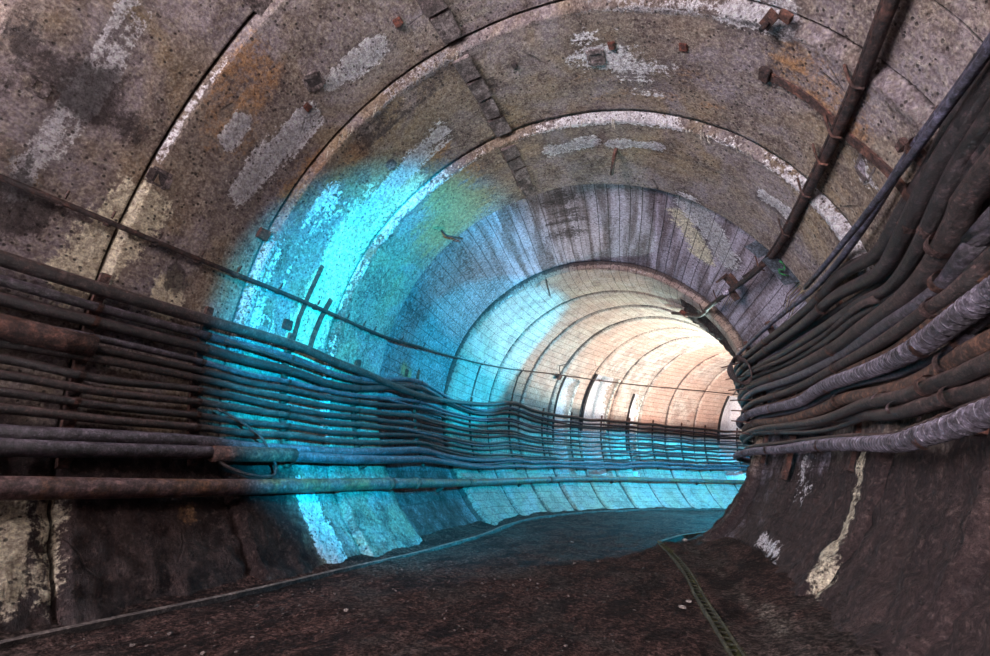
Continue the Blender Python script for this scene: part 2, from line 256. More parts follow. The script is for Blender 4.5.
RC=[
(0.955, [(0.694, 12.6), (0.959, 13.6), (1.27, 13.3), (1.611, 14.0), (2.063, 16.9), (2.568, 17.6)]) ,
(0.94, [(0.691, 10.8), (0.782, 10.6), (0.906, 9.3), (1.04, 8.3), (1.182, 7.3), (1.312, 9.0), (1.453, 10.9), (1.642, 11.2), (1.82, 12.0), (2.154, 13.8), (2.598, 14.6)]) ,
(0.93, [(0.695, 9.1), (0.77, 8.6), (0.869, 7.8), (0.995, 6.1), (1.153, 4.5), (1.238, 4.9), (1.328, 6.1), (1.501, 8.2), (1.734, 9.0), (2.104, 11.0), (2.548, 11.9)]) ,
(0.925, [(0.726, 6.2), (0.862, 4.5), (0.983, 2.4), (1.091, 1.5), (1.205, 1.5), (1.353, 3.1), (1.631, 4.7), (1.969, 6.8), (2.54, 9.3)]) ,
(0.94, [(0.772, 4.9), (0.837, 4.3), (0.939, 2.7), (1.039, 1.6), (1.178, 0.5), (1.276, 1.0), (1.415, 1.9), (1.614, 2.4), (1.943, 4.0), (2.603, 7.4)]) ,
(0.925, [(0.769, 2.2), (0.865, 1.1), (0.986, -0.7), (1.081, -1.5), (1.185, -1.7), (1.398, -1.2), (1.552, -0.6), (1.925, 1.2), (2.538, 4.4)]) ,
(0.93, [(0.811, -1.5), (0.861, -1.9), (0.93, -2.9), (0.992, -3.8), (1.104, -4.0), (1.234, -3.6), (1.425, -2.9), (1.582, -2.3), (1.955, -0.9), (2.543, 2.4)]) ,
(0.925, [(0.821, -4.9), (0.881, -5.4), (0.945, -5.9), (1.023, -5.9), (1.121, -6.0), (1.255, -5.6), (1.423, -4.7), (1.666, -4.1), (2.057, -3.1), (2.538, -1.3)]) ,
(0.94, [(0.857, -5.4), (0.948, -6.4), (1.034, -6.8), (1.144, -7.2), (1.277, -6.9), (1.471, -5.9), (1.716, -5.4), (2.053, -5.0), (2.623, -3.0)]) ,
(0.9, [(0.783, -10.2), (0.816, -10.4), (0.884, -10.8), (0.95, -11.1), (1.058, -11.0), (1.235, -10.0), (1.349, -9.4), (1.558, -8.4), (1.715, -8.0), (1.92, -7.9), (2.239, -6.4), (2.556, -5.0)]) ,
(0.93, [(0.855, -10.7), (0.89, -11.2), (0.976, -11.8), (1.083, -11.5), (1.236, -11.1), (1.378, -10.1), (1.55, -9.1), (1.749, -8.7), (2.01, -8.7), (2.522, -6.7)]) ,
(0.93, [(0.853, -13.3), (0.945, -13.3), (1.033, -13.5), (1.145, -13.8), (1.28, -13.3), (1.449, -12.0), (1.614, -10.9), (1.84, -10.9), (2.14, -10.4), (2.608, -7.8)]) ,
(0.915, [(0.818, -15.8), (0.888, -15.8), (0.968, -15.7), (1.12, -15.8), (1.324, -14.8), (1.725, -14.0), (2.452, -10.8)]) ,
(0.93, [(0.848, -17.5), (0.932, -17.4), (1.055, -17.5), (1.144, -17.6), (1.268, -16.9), (1.438, -15.3), (1.709, -14.1), (2.131, -13.2), (2.601, -11.1)]) ,
(0.94, [(0.866, -18.7), (0.953, -19.4), (1.056, -19.9), (1.23, -20.1), (1.45, -18.6), (1.691, -17.8), (2.089, -16.2), (2.621, -15.2)]) ,
(0.9, [(0.761, -21.6), (0.789, -22.0), (0.852, -22.5), (0.931, -22.9), (1.036, -23.1), (1.289, -21.7), (1.53, -20.8), (1.777, -20.0), (2.056, -19.2), (2.48, -18.5)]) ,
(0.96, [(0.755, 9.5), (0.835, 8.3), (0.926, 7.7), (1.072, 5.6), (1.212, 4.6), (1.362, 5.3), (1.653, 7.7), (2.028, 10.1), (2.687, 12.4)]) ,
(0.955, [(0.838, 1.9), (0.923, 1.5), (1.014, 0.0), (1.122, -0.2), (1.284, -0.5), (1.561, 0.0), (2.012, 1.2), (2.665, 4.5)]) ,
]
BL=[
('W', [(0.776, 132.6), (0.773, 139.8), (0.756, 146.3), (0.738, 152.9)], 0.034, 1) ,
('W', [(0.613, 141.9), (0.614, 146.3)], 0.02, 1) ,
('W', [(0.765, 113.0), (0.764, 120.1)], 0.025, 1) ,
('W', [(0.756, 123.6), (0.754, 124.9)], 0.021, 0.9) ,
('W', [(1.187, 113.1), (1.241, 127.8), (1.222, 142.1)], 0.047, 0.75) ,
('C', [(1.281, 129.6), (1.256, 144.1), (1.261, 155.0), (1.256, 167.1), (1.223, 179.1)], 0.071, 0.9) ,
('C', [(0.475, 164.5), (0.445, 172.6), (0.406, 179.5)], 0.05, 1.1) ,
('C', [(0.653, 175.7), (0.654, 178.6)], 0.039, 1.1) ,
('W', [(1.902, 55.7), (2.035, 48.6), (2.176, 40.7)], 0.051, 1) ,
('C', [(2.055, 56.9), (2.278, 47.4)], 0.048, 0.8) ,
('W', [(1.569, 36.7), (1.56, 29.5)], 0.022, 0.9) ,
('W', [(1.539, 90.8), (1.524, 80.1)], 0.03, 0.8) ,
('W', [(1.541, 74.7), (1.543, 62.9)], 0.019, 0.9) ,
('W', [(1.134, 21.2), (1.17, 18.4)], 0.031, 0.6) ,
('W', [(0.923, 48.3), (0.906, 39.7)], 0.028, 0.8) ,
('W', [(1.089, 73.0), (1.182, 64.8)], 0.108, 0.45) ,
('W', [(0.219, 137.1), (0.235, 147.8), (0.219, 157.9), (0.202, 169.0)], 0.046, 0.55) ,
('W', [(0.995, 178.1), (0.98, 157.0), (1.057, 143.7)], 0.088, 0.3) ,
('W', [(1.213, 212.7), (1.213, 219.3), (1.221, 225.7)], 0.037, 1.0) ,
('C', [(0.446, 212.2), (0.439, 217.3), (0.432, 224.6)], 0.044, 0.42) ,
('C', [(0.376, 211.9), (0.383, 219.4), (0.384, 225.2)], 0.044, 0.48) ,
('C', [(0.404, 212.1), (0.404, 224.2)], 0.016, 0.6) ,
('C', [(1.528, 338.9), (1.492, 331.3), (1.447, 323.7), (1.34, 314.1)], 0.03, 0.62) ,
('W', [(2.233, 319.2), (1.922, 317.6), (1.792, 313.1)], 0.034, 0.55) ,
('W', [(2.122, 339.9), (2.082, 332.8)], 0.064, 0.4) ,
('D', [(0.073, 150.7), (0.168, 151.7), (0.267, 151.6), (0.333, 153.2)], 0.065, 0.9) ,
('D', [(0.253, 149.7), (0.225, 154.2)], 0.046, 0.9) ,
('D', [(0.199, 170.8), (0.238, 172.4)], 0.074, 0.9) ,
('D', [(0.653, 173.4), (0.685, 174.2)], 0.036, 1.3) ,
('D', [(0.958, 127.2), (0.955, 110.2), (0.931, 104.4)], 0.087, 0.45) ,
('D', [(1.869, 92.1), (2.409, 91.9)], 0.135, 0.5) ,
('D', [(0.14, 165.4), (0.084, 158.0)], 0.068, 0.5) ,
('D', [(0.874, 98.0), (1.292, 99.5)], 0.062, 0.4) ,
('O', [(1.513, 120.5), (1.669, 119.6), (1.671, 129.1)], 0.138, 1.15) ,
('O', [(0.527, 132.4), (0.592, 145.0)], 0.089, 0.5) ,
('O', [(0.927, 145.9), (0.971, 132.7)], 0.088, 0.5) ,
('O', [(1.22, 126.9), (1.243, 118.0)], 0.076, 0.7) ,
('O', [(1.221, 74.5), (1.256, 53.8)], 0.102, 0.4) ,
('O', [(1.01, 36.7), (1.043, 25.4)], 0.082, 0.45) ,
('O', [(0.775, 214.8), (0.776, 216.2)], 0.025, 1.0) ,
('O', [(2.209, 173.1), (2.28, 174.4)], 0.043, 1.1) ,
]
# ---------------- tunnel shell ----------------
JT = [(-3.4,.012),(-2.9,.012),(-2.4,.012),(-1.9,.012),(-1.4,.012),(-.9,.012),(-.45,.012),(.0,.012),(.457,.014),(.90,.022),(1.373,.026),(1.853,-.03),(2.784,.03),(3.306,.014),
      (3.693,.014),(4.074,.016),(4.51,.012),(4.95,.016),(5.38,.012),(5.81,.016),(6.25,.012),(6.7,.016),(7.15,.012),(7.6,.012),(8.1,.012),(8.6,.012),(9.1,.012),(9.6,.012)]
NICHE = [(4.13,4.34,146,205,.16),(4.53,4.88,139,205,.18),(5.2,5.34,147,205,.12),(6.63,6.98,137,205,.2)]
def prof(s):
    r = 1.
    for i in range(len(JT)-1):
        a, h = JT[i]; b = JT[i+1][0]
        if a <= s < b:
            x = (s-a)/(b-a); r = 1-h*min(1, (s-a)/.028)*(1-.85*x) if h > 0 else 1-h*min(1, (s-a)/.01)*(1-.75*max(0, x-.5))
    for a, h in JT:
        if abs(s-a) < (.0035 if a < 2.5 else .0055): r += .018
    return r
BANDS = {.457: ('L', .45, .02), .90: ('L', .62, .04), 1.373: ('W', .72, .036), 1.853: ('W', .4, .015), 2.784: ('W', .3, .02)}
def segd(p, A, B):
    d = B-A; t = np.clip(((p-A)@d)/max(1e-9, d@d), 0, 1); return np.linalg.norm(p-(A+t[:, None]*d), axis=1)
def masks(s, a):
    st = np.zeros((len(s), 4)); zo = np.zeros((len(s), 4)); P = np.stack([s, np.radians(a)], 1); ix = {'W': 0, 'C': 1, 'D': 2, 'O': 3}
    for ch, pl, wd, k in BL:
        pp = [np.array((x, math.radians(y))) for x, y in pl]
        near = (s > min(p[0] for p in pp)-3*wd) & (s < max(p[0] for p in pp)+3*wd)
        if len(pp) == 1: pp = pp*2
        d = np.min([segd(P[near], A, B) for A, B in zip(pp[:-1], pp[1:])], axis=0)
        wd2 = wd*(1.3 if ch in 'WC' and k > .75 else 1); v = k*(1.3 if ch in 'WC' else 1)*1.05*np.exp(-(d/wd2)**2*.8); st[near, ix[ch]] = np.maximum(st[near, ix[ch]], v)
    for sj, (t, k, wd) in BANDS.items():
        d = (s-sj); m = np.where((d > .002) & (d < wd), k, np.where((d >= wd) & (d < wd*1.6), k*(1-(d-wd)/(wd*.6)), 0))
        m = m*(.75+.4*np.sin(a*.11+sj*9))*np.clip((208-a)/20, .0, 1)*np.where(a < 200, 1, 0); st[:, 0] = np.maximum(st[:, 0], m if t == 'W' else m*.75)
    for sj, h in JT:
        st[:, 2] = np.maximum(st[:, 2], np.where(abs(s-sj-(0 if h > 0 else .003)) < (.0045 if sj < 2.5 else .009), .95, 0))
        if sj == .90: st[:, 2] = np.maximum(st[:, 2], np.where((s > sj) & (s < sj+.05), .32, 0))
    left = np.clip((a-193)/14, 0, 1); L = np.interp(s, [-4, 1.0, 1.22, 1.8, 1.9, 2.7, 2.8, 9], [1, 1, .38, .42, .62, .62, .12, .3])
    ar = np.where(a > 270, a-360, a); right = np.clip((-14-ar)/10, 0, 1)*(a > 270)+0.; Rr = np.interp(s, [-4, 1.6, 2.6, 9], [1, 1, .75, .3])
    zo[:, 0] = np.maximum(left*L, right*Rr); zo[:, 0] = np.maximum(zo[:, 0], 1.3*((s > 3.0) & (ar < 50) & (ar > -90))); zo[:, 0] = np.maximum(zo[:, 0], np.where((a > 240) & (a < 300), 1, 0))  # far right wall darkened to cut bounced lamp light
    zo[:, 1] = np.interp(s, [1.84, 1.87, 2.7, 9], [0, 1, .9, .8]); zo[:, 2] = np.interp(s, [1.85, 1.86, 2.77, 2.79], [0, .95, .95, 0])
    zo[:, 3] = np.interp(s, [2.78, 2.79, 3.4, 4.1, 4.9], [0, .45, .6, .9, 1])*np.interp(a, [186, 200], [1, .3])  # far rings paler for the lamp glow, lower wall kept darker for the cyan
    return st, zo
def svals(lo, hi):
    v = set()
    s = lo
    while s < hi:
        v.add(round(s, 4)); s += .014 if -.1 < s < 3.4 else (.03 if s < 7.2 and s > -.1 else .1)
    for a, _ in JT:
        for d in (-.005, -.003, 0, .003, .005, .018, .028, .04):
            if lo < a+d < hi: v.add(round(a+d, 4))
    for n0, n1, *_ in NICHE:
        for x in (n0, n1):
            for d in (-.002, .002): v.add(round(x+d, 4))
    v.add(hi); return sorted(v)
SV = svals(-4, 9.8)
def disp(p, k):
    return (noise.noise(p*1.1)*.012+noise.noise(p*4)*.006+noise.noise(p*11)*.003*(1+k*2))*(1+k*2.5)
def shell(name, a0, a1):
    n = int((a1-a0)/.8); av = [a0+(a1-a0)*i/n for i in range(n+1)]
    A = []
    for a in av: A.append(a)
    for _n in NICHE:
        for q in (_n[2]-.05, _n[2]+.05):
            if a0 < q < a1: A.append(q)
    A = sorted(set(A)); ss = np.repeat(SV, len(A)); aa = np.tile(A, len(SV)); st, zo = masks(ss, np.mod(aa, 360))
    co = np.zeros((len(ss), 3)); k = 0
    for s in SV:
        r0 = prof(s); x, y, t = frame(s); ct, sn = math.cos(t), math.sin(t)
        for a in A:
            r = r0; am = a % 360
            for n0, n1, b0, b1, dp in NICHE:
                if n0 < s < n1 and b0 < am < b1: r = 1+dp; zo[k] = (0, 0, 0, 1); st[k] = (1.3, 0, 0, 0)
            b = math.radians(a); u, z = r*math.cos(b), r*math.sin(b)
            p = Vector(((x+u*ct)*SC, (y-u*sn)*SC, (z+FZ)*SC)); dd = disp(p, zo[k, 0])/SC; u += dd*math.cos(b); z += dd*math.sin(b)
            co[k] = ((x+u*ct)*SC, (y-u*sn)*SC, (z+FZ)*SC); k += 1
    N, Mm = len(SV), len(A); idx = np.arange(N*Mm).reshape(N, Mm)
    q = np.stack([idx[:-1, :-1], idx[:-1, 1:], idx[1:, 1:], idx[1:, :-1]], -1).reshape(-1, 4)
    me = bpy.data.meshes.new(name); me.from_pydata(co.tolist(), [], q.tolist()); me.update()
    uv = me.uv_layers.new(name='UVMap'); vi = np.zeros(len(me.loops), int); me.loops.foreach_get('vertex_index', vi)
    UVv = np.stack([ss*SC, np.radians(aa)*SC], 1); uv.data.foreach_set('uv', UVv[vi].ravel())
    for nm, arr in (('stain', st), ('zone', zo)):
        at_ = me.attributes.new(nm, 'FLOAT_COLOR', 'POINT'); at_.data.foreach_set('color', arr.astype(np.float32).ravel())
    me.shade_smooth(); o = link(name, me, CON); tag(o, kind='structure'); return o
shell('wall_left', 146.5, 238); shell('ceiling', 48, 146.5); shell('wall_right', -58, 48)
for nm, s in (('wall_back', -4), ('wall_front', 9.8)):
    bm = bmesh.new(); c = UZ(s, 0, 0); vs = [bm.verts.new(W(s, a, 1.12)) for a in range(0, 360, 6)]; bm.faces.new(vs)
    T, _, _ = axes(s, 0); r = bmesh.ops.extrude_face_region(bm, geom=bm.faces[:]); bmesh.ops.translate(bm, verts=[v for v in r['geom'] if isinstance(v, bmesh.types.BMVert)], vec=T*(.3 if s > 0 else -.3)); tag(build(nm, bm, MORT, smooth=False), kind='structure')
# floor
def gut(s): return float(np.interp(s, [.6, 1.047, 1.457, 2.492], [.56, .50, .445, .376]))
def floor():
    sv = [s for s in np.arange(-4, -.1, .1)]+[s for s in np.arange(-.1, 3.6, .02)]+[s for s in np.arange(3.6, 9.81, .06)]
    nu = 90; co = []; st = []
    for s in sv:
        for j in range(nu+1):
            u = -.70+1.40*j/nu; z = -FZ; p = UZ(s, u, z)
            z += (noise.noise(p*.9)*.018+noise.noise(p*3.1)*.010+noise.noise(p*9)*.006+noise.noise(p*23)*.003)/SC*1.6
            if u > .55: z += (u-.55)*.35*(1 if s < 2.6 else .4)
            if u < -.60: z += (-.60-u)*.25
            ce = mo = 0
            if .5 < s < 2.5:
                d = u-gut(s)
                if d > 0: z += .012*min(1, d/.02)
                mo = max(0, 1-abs(d-.0)/.03)*.9; ce = .55*max(0, 1-abs(d-.11)/.09)+.35*max(0, 1-abs(d+.07)/.05)*(s < 1.25)
            co.append(UZ(s, u, z)); st.append((ce, mo, 0, 0))
    n = len(sv); m = nu+1; idx = np.arange(n*m).reshape(n, m); q = np.stack([idx[:-1, :-1], idx[1:, :-1], idx[1:, 1:], idx[:-1, 1:]], -1).reshape(-1, 4)
    me = bpy.data.meshes.new('floor'); me.from_pydata([tuple(c) for c in co], [], q.tolist()); at_ = me.attributes.new('stain', 'FLOAT_COLOR', 'POINT'); at_.data.foreach_set('color', np.array(st, np.float32).ravel()); me.shade_smooth()
    tag(link('floor', me, FLO), kind='structure')
floor()
def ubar(bm, s0, s1, fu, z, w, h, step=.05):         # a bar on the floor that follows the tunnel
    rings = []; s = s0
    while s <= s1+1e-6:
        u = fu(s); rings.append([bm.verts.new(UZ(s, u+du/SC, z/SC+dz/SC)) for du, dz in ((-w/2, 0), (-w/2, h), (w/2, h), (w/2, 0))]); s += step
    for A, B in zip(rings[:-1], rings[1:]):
        for k in range(4): bm.faces.new((A[k], A[(k+1) % 4], B[(k+1) % 4], B[k]))
    bm.faces.new(rings[0]); bm.faces.new(rings[-1][::-1])
bm = bmesh.new(); ubar(bm, -1, 7.4, lambda s: float(np.interp(s, [.4, 1.1, 2.47, 3.3, 5, 7], [-.635, -.59, -.50, -.52, -.56, -.58]))+.004*math.sin(s*9), -FZ*SC-.02, .045, .05)
tag(build('trim_1', bm, m_cable('kerb_strip', (.06, .045, .042), (.15, .12, .11), .8, .7), smooth=False), kind='structure')
# ---------------- ribs on the ceiling: strips of mortar blocks between the rings ----------------
def strip(name, s0, s1, af, wdt, n, mat):
    bm = bmesh.new()
    for i in range(n):
        a, b = s0+(s1-s0)*i/n, s0+(s1-s0)*(i+1)/n; m = (a+b)/2
        wbox(bm, m, af(m)+random.uniform(-.2, .2), prof(m)-.004, (b-a)*SC*.93, wdt*SC*random.uniform(.9, 1.05), .03, jit=.009, bevel=.007)
    tag(build(name, bm, mat, smooth=False), kind='structure')
strip('trim_2', .46, .89, lambda s: 100.0, .075, 4, MORT); strip('trim_3', .945, 1.36, lambda s: 100.1, .07, 4, MORT); strip('trim_4', 1.42, 1.84, lambda s: 100.6, .07, 5, MORT)
strip('trim_5', -.1, .45, lambda s: 101, .075, 5, MORT)
# ---------------- left wall: cables, pipes ----------------
ORD = ['top', 'second', 'third', 'fourth', 'fifth', 'sixth', 'seventh', 'eighth', 'ninth', 'tenth', 'eleventh', 'twelfth']
LR = [.019, .013, .016, .010, .011, .011, .011, .011, .0105, .011, .019, .0185]
LM = [RUB2, SHE, RUB, SHE, RUB, RUB2, RUB, RUB2, RUB, RUB2, SHE, SHE]
LL = ['thick brown cable along the top of the left wall bundle', 'violet grey cable just under the thick top cable on the left wall', 'thick black cable, third from the top on the left wall']
RS = [.465, .79, 1.14, 1.585, 2.31, 3.06, 3.54, 3.97, 4.36, 4.80, 5.22, 5.585, 6.03, 6.40, 6.9]
def larc(i):
    pts = [(-1.5, LC[i][0][1]), (-.6, LC[i][0][1]), (-.1, LC[i][0][1]+random.uniform(-.5, .5))]+LC[i]; pts += [(7.6, LC[i][-1][1]), (8.6, LC[i][-1][1])]
    sp = spline(pts, .03); xs = [p[0] for p in sp]; ys = [p[1] for p in sp]; return xs, ys
LCV = []
for i in range(12):
    xs, ys = larc(i); LCV.append((xs, ys)); ph = random.random()*6
    rr = .955-(.012 if i in (0, 10, 11) else 0)+random.uniform(-.006, .004)
    pts = []
    for s, a in zip(xs, ys):
        sag = 0
        if s > .79:
            k = np.searchsorted(RS, s)
            if 0 < k < len(RS): t = (s-RS[k-1])/(RS[k]-RS[k-1]); sag = math.sin(math.pi*t)**2*(.35+.35*math.sin(k*2.3+i))*(1.3 if s > 3.5 else .5)
        pts.append(W(s, a+sag, rr+.004*math.sin(s*5+ph)))
    bm = bmesh.new(); rad = LR[i]*SC
    fac = [rad*(1 if p < 2.4 else .85) for p in xs]
    tube(bm, pts, fac, 8)
    tag(build('cable', bm, LM[i]), LL[i] if i < 3 else ('thick violet grey cable, %s in the left wall bundle' % ('second from the bottom' if i == 10 else 'lowest') if i > 9 else '%s cable on the left wall, %s from the top of the bundle' % ('thin violet grey' if LM[i] is SHE else 'thin dark brown' if LM[i] is RUB2 else 'thin black', ORD[i])), 'cable', 'cables along the left wall')
def lang(i, s): return float(np.interp(s, *LCV[i]))
# second strands in the crowded middle of the bundle
for j, (i, s0, s1, da) in enumerate([(1, .85, 8, 1.4), (3, 1.9, 8, 1.5), (5, 2.2, 8, 1.3), (7, 2.0, 8, 1.2), (9, 2.2, 8, 1.4), (10, 2.3, 8, 1.3)]):
    pts = []; s = s0
    while s < s1: pts.append(W(s, lang(i, s)+da*min(1, (s-s0)/.3)+.6*math.sin(s*3.1+j), .948+.004*math.sin(4*s+j))); s += .04
    bm = bmesh.new(); tube(bm, pts, .0075*SC, 7)
    tag(build('cable', bm, [RUB, SHE][j % 2]), 'thin %s cable slung just below the %s cable of the left wall bundle' % (['black', 'violet grey'][j % 2], ORD[i]), 'cable', 'cables along the left wall')
# big pipe low on the wall
pp = spline([(-1.5, 212.2), (0, 212.2), (.343, 212.3), (.785, 212.6), (1.2, 212.4), (1.842, 212.2), (2.5, 212.6), (3.231, 212.3), (4.612, 209.1), (5.8, 208), (7, 207), (8.5, 207)], .05)
root = empty('water_pipe', W(.3, 212.3, .95)); tag(root, 'long reddish brown water pipe with couplings low on the left wall', 'pipe')
bm = bmesh.new(); tube(bm, [W(s, a, .945) for s, a in pp], .0235*SC, 14); build('pipe_run', bm, PIPE, root)
for s in (1.72, 2.02, 2.80, 3.9):
    a = float(np.interp(s, [p[0] for p in pp], [p[1] for p in pp])); bm = bmesh.new(); tube(bm, [W(s-.02, a, .945), W(s+.02, a, .945)], .028*SC, 14); build('coupling', bm, IRON, root)
for s in (.9, 2.4, 3.5, 4.8, 6.1):
    a = float(np.interp(s, [p[0] for p in pp], [p[1] for p in pp])); bm = bmesh.new(); wbox(bm, s, a+1.2, .975, .05, .05, .10); build('pipe_bracket', bm, DIRON, root, smooth=False)
# sleeves
bm = bmesh.new(); tube(bm, [W(s, 190.2+(s-.1)*.6, .94) for s in (-1, -.5, 0, .25, .40, .472)], .029*SC, 14); tag(build('pipe_sleeve', bm, IRON), 'fat rusty pipe sleeve ending at the nearest cable rack', 'pipe')
bm = bmesh.new(); tube(bm, [W(s, float(np.interp(s, [.82, 1.13], [206.6, 205.9])), .931) for s in (.82, .9, 1.0, 1.1, 1.13)], .024*SC, 12); tag(build('pipe_sleeve', bm, IRON), 'short rusty conduit over the lowest thick cables near the middle left', 'pipe')
# high conduit
hc = spline([(-1.5, 169.3), (-.3, 169.3), (.16, 169.3), (.396, 169.3), (.704, 169.1), (1.127, 168.2), (1.719, 167.5), (2.2, 164.5), (2.709, 159.8), (3.3, 153.5), (4.03, 146.0), (5, 140.5), (5.974, 136.0), (6.769, 134.3), (8, 134)], .05)
hf = lambda s: float(np.interp(s, [p[0] for p in hc], [p[1] for p in hc]))
root = empty('conduit', W(.3, 169, .97)); tag(root, 'thin dark conduit with pegs running above the cables on the left wall', 'conduit')
bm = bmesh.new(); tube(bm, [W(s, a, .972) for s, a in hc], [.0085*SC if s < 2.3 else .0065*SC for s, a in hc], 8); build('tube', bm, DIRON, root)
for s in (.30, .42, .56, .70, .84, 1.02, 1.22, 1.42, 1.55, 1.65, 1.95, 2.25, 3.06, 3.54, 4.02, 4.6, 5.3, 6.2):
    bm = bmesh.new(); tube(bm, [W(s, hf(s)-.6, .965), W(s, hf(s)-2.0, .962)], .008, 6); wbox(bm, s, hf(s)+.2, .978, .03, .04, .05); build('peg', bm, DIRON, root)
# racks
def near(n): return ['nearest', 'second nearest', 'third nearest', 'fourth nearest', 'fifth nearest', 'sixth nearest', 'seventh nearest', 'eighth nearest', 'ninth nearest', 'tenth nearest', 'eleventh nearest', 'twelfth nearest', 'thirteenth nearest', 'second farthest', 'farthest'][n]
for k, s in enumerate(RS):
    a0 = min(lang(0, s), lang(1, s))-(3.2 if s < 2 else 4.5 if s < 3 else 3); a1 = lang(11, s)+1.4
    root = empty('cable_rack', W(s, 190, .985)); tag(root, 'rusty cable rack on the left wall, %s to the viewer' % near(k), 'rack', 'cable racks on the left wall')
    bm = bmesh.new(); n = 10
    rg = []
    for j in range(n+1):
        a = a0+(a1-a0)*j/n; T, Cc, N = axes(s, a); c = W(s, a, .975); hw = .028 if s < 2 else .02
        rg.append([bm.verts.new(c+T*x+N*y) for x, y in ((-hw, -.02), (hw, -.02), (hw, .012), (-hw, .012))])
    for A, B in zip(rg[:-1], rg[1:]):
        for q in range(4): bm.faces.new((A[q], A[(q+1) % 4], B[(q+1) % 4], B[q]))
    bm.faces.new(rg[0][::-1]); bm.faces.new(rg[-1]); build('post', bm, IRON, root, smooth=False)
    for i in range(12):
        a = lang(i, s); T, Cc, N = axes(s, a); c = W(s, a, .955); r = LR[i]*SC+.009
        bm = bmesh.new(); pts = [c-N*.05+Cc*r*1.0, c+Cc*r, c+Cc*r*.7+N*r*.7, c+N*r*1.05, c-Cc*r*.5+N*r*.9]
        if s > 3: pts = pts[:4]
        rg = []
        for p in pts: rg.append([bm.verts.new(p+T*x*.016) for x in (-1, 1)])
        for A, B in zip(rg[:-1], rg[1:]): bm.faces.new((A[0], A[1], B[1], B[0]))
        bmesh.ops.solidify(bm, geom=bm.faces[:], thickness=.006); build('hook', bm, IRON, root, smooth=False)
# extra mounting irons on the left wall
def flatbar(name, pts, wd, th, mat, label, cat, group=None, parent=None):
    bm = bmesh.new(); rg = []; n = len(pts)
    for j, (s, a, r) in enumerate(pts):
        c = W(s, a, r); p0 = W(*pts[max(0, j-1)]); p1 = W(*pts[min(n-1, j+1)]); d = (p1-p0).normalized(); _, _, N = axes(s, a); X = d.cross(N).normalized(); Nn = X.cross(d)
        rg.append([bm.verts.new(c+X*x+Nn*y) for x, y in ((-wd/2, -th/2), (wd/2, -th/2), (wd/2, th/2), (-wd/2, th/2))])
    for A, B in zip(rg[:-1], rg[1:]):
        for q in range(4): bm.faces.new((A[q], A[(q+1) % 4], B[(q+1) % 4], B[q]))
    bm.faces.new(rg[0][::-1]); bm.faces.new(rg[-1]); o = build(name, bm, mat, parent, smooth=False)
    if label: tag(o, label, cat, group)
    return o
flatbar('iron_strap', [(1.179, 158, .985), (1.172, 165, .982), (1.160, 172, .98), (1.156, 179, .98)], .045, .015, IRON, 'rusty iron strap on the left wall, left one of the leaning pair', 'strap', 'iron straps above the left cables')
flatbar('iron_strap', [(1.299, 164.5, .985), (1.275, 170, .982), (1.26, 175, .98), (1.253, 179.5, .98)], .055, .015, IRON, 'wider rusty iron strap on the left wall, right one of the leaning pair', 'strap', 'iron straps above the left cables')
flatbar('iron_strap', [(3.061, 157, .985), (3.065, 163, .985), (3.06, 172, .985)], .05, .02, DIRON, 'dark upright iron strap over the pale ring left of centre', 'strap')
flatbar('iron_strap', [(3.56, 151, .985), (3.53, 155, .975), (3.535, 164, .975), (3.546, 173, .98)], .035, .02, DIRON, 'thin bent iron strap beyond the pale ring left of centre', 'strap')
def block(name, s, a, ls, lc, ln, mat, label, cat, r=None, rot=0, jit=.006, bevel=.006):
    bm = bmesh.new(); wbox(bm, s, a, (prof(s) if r is None else r), ls*SC, lc*SC, ln*SC, jit, bevel, rot); return tag(build(name, bm, mat, smooth=False), label, cat)
def pocket(s, a, ls, lc, label, mat=MORT, rot=0):   # a square hole in the lining: chipped rim round a dark plug that paints the shade inside
    root = empty('lining_pocket', W(s, a, 1)); tag(root, label, 'wall pocket'); r = prof(s)
    T, Cc, N = axes(s, a); c = W(s, a, r)
    if rot: c_, s_ = math.cos(rot), math.sin(rot); T, Cc = T*c_+Cc*s_, Cc*c_-T*s_
    bm = bmesh.new(); h = .012
    for x, y, lx, ly in ((0, lc/2, ls, .012), (0, -lc/2, ls, .012), (ls/2, 0, .012, lc), (-ls/2, 0, .012, lc)): obox(bm, c+T*x*SC+Cc*y*SC+N*.004, T, Cc, N, lx*SC+.012, ly*SC*.8, .012, .005, .003)
    build('rim', bm, MORT, root, smooth=False)
    bm = bmesh.new(); obox(bm, c-N*.004, T, Cc, N, ls*SC, lc*SC, .02, .003); build('plug', bm, mat, root, smooth=False)
BLK = m_cable('hole_shade', (.03, .022, .024), (.09, .07, .075), .9, .2)  # near-black that paints the shade inside holes and doorways
pocket(.495, 158.7, .045, .045, 'dark square pocket in the lining at upper left', BLK); pocket(.709, 127, .04, .055, 'long dark pocket above the big white streak', BLK, .3)
pocket(1.108, 73.8, .05, .055, 'grey square pocket near the top centre'); pocket(.463, 124, .09, .05, 'grey plugged pocket at the top edge of the left ceiling joint')
pocket(1.158, 127.5, .03, .035, 'small round grey plug beside the pale ceiling joint'); pocket(.144, 155.2, .03, .035, 'little square plate set in the far left wall', BLK)
pocket(1.146, 20, .06, .05, 'pale chipped patch right of the curved iron strap', m_cable('pale_patch', (.26, .22, .26), (.4, .36, .42), .9, .3))
REDI = m_cable('red_rust', (.13, .035, .022), (.20, .07, .05), .8, .3)
block('iron_anchor', .885, 158.4, .04, .04, .03, REDI, 'red rusty anchor block on the left wall below the white streak', 'anchor'); block('iron_anchor', .753, 131.5, .026, .026, .012, REDI, 'small red rust square above the white streak', 'anchor')
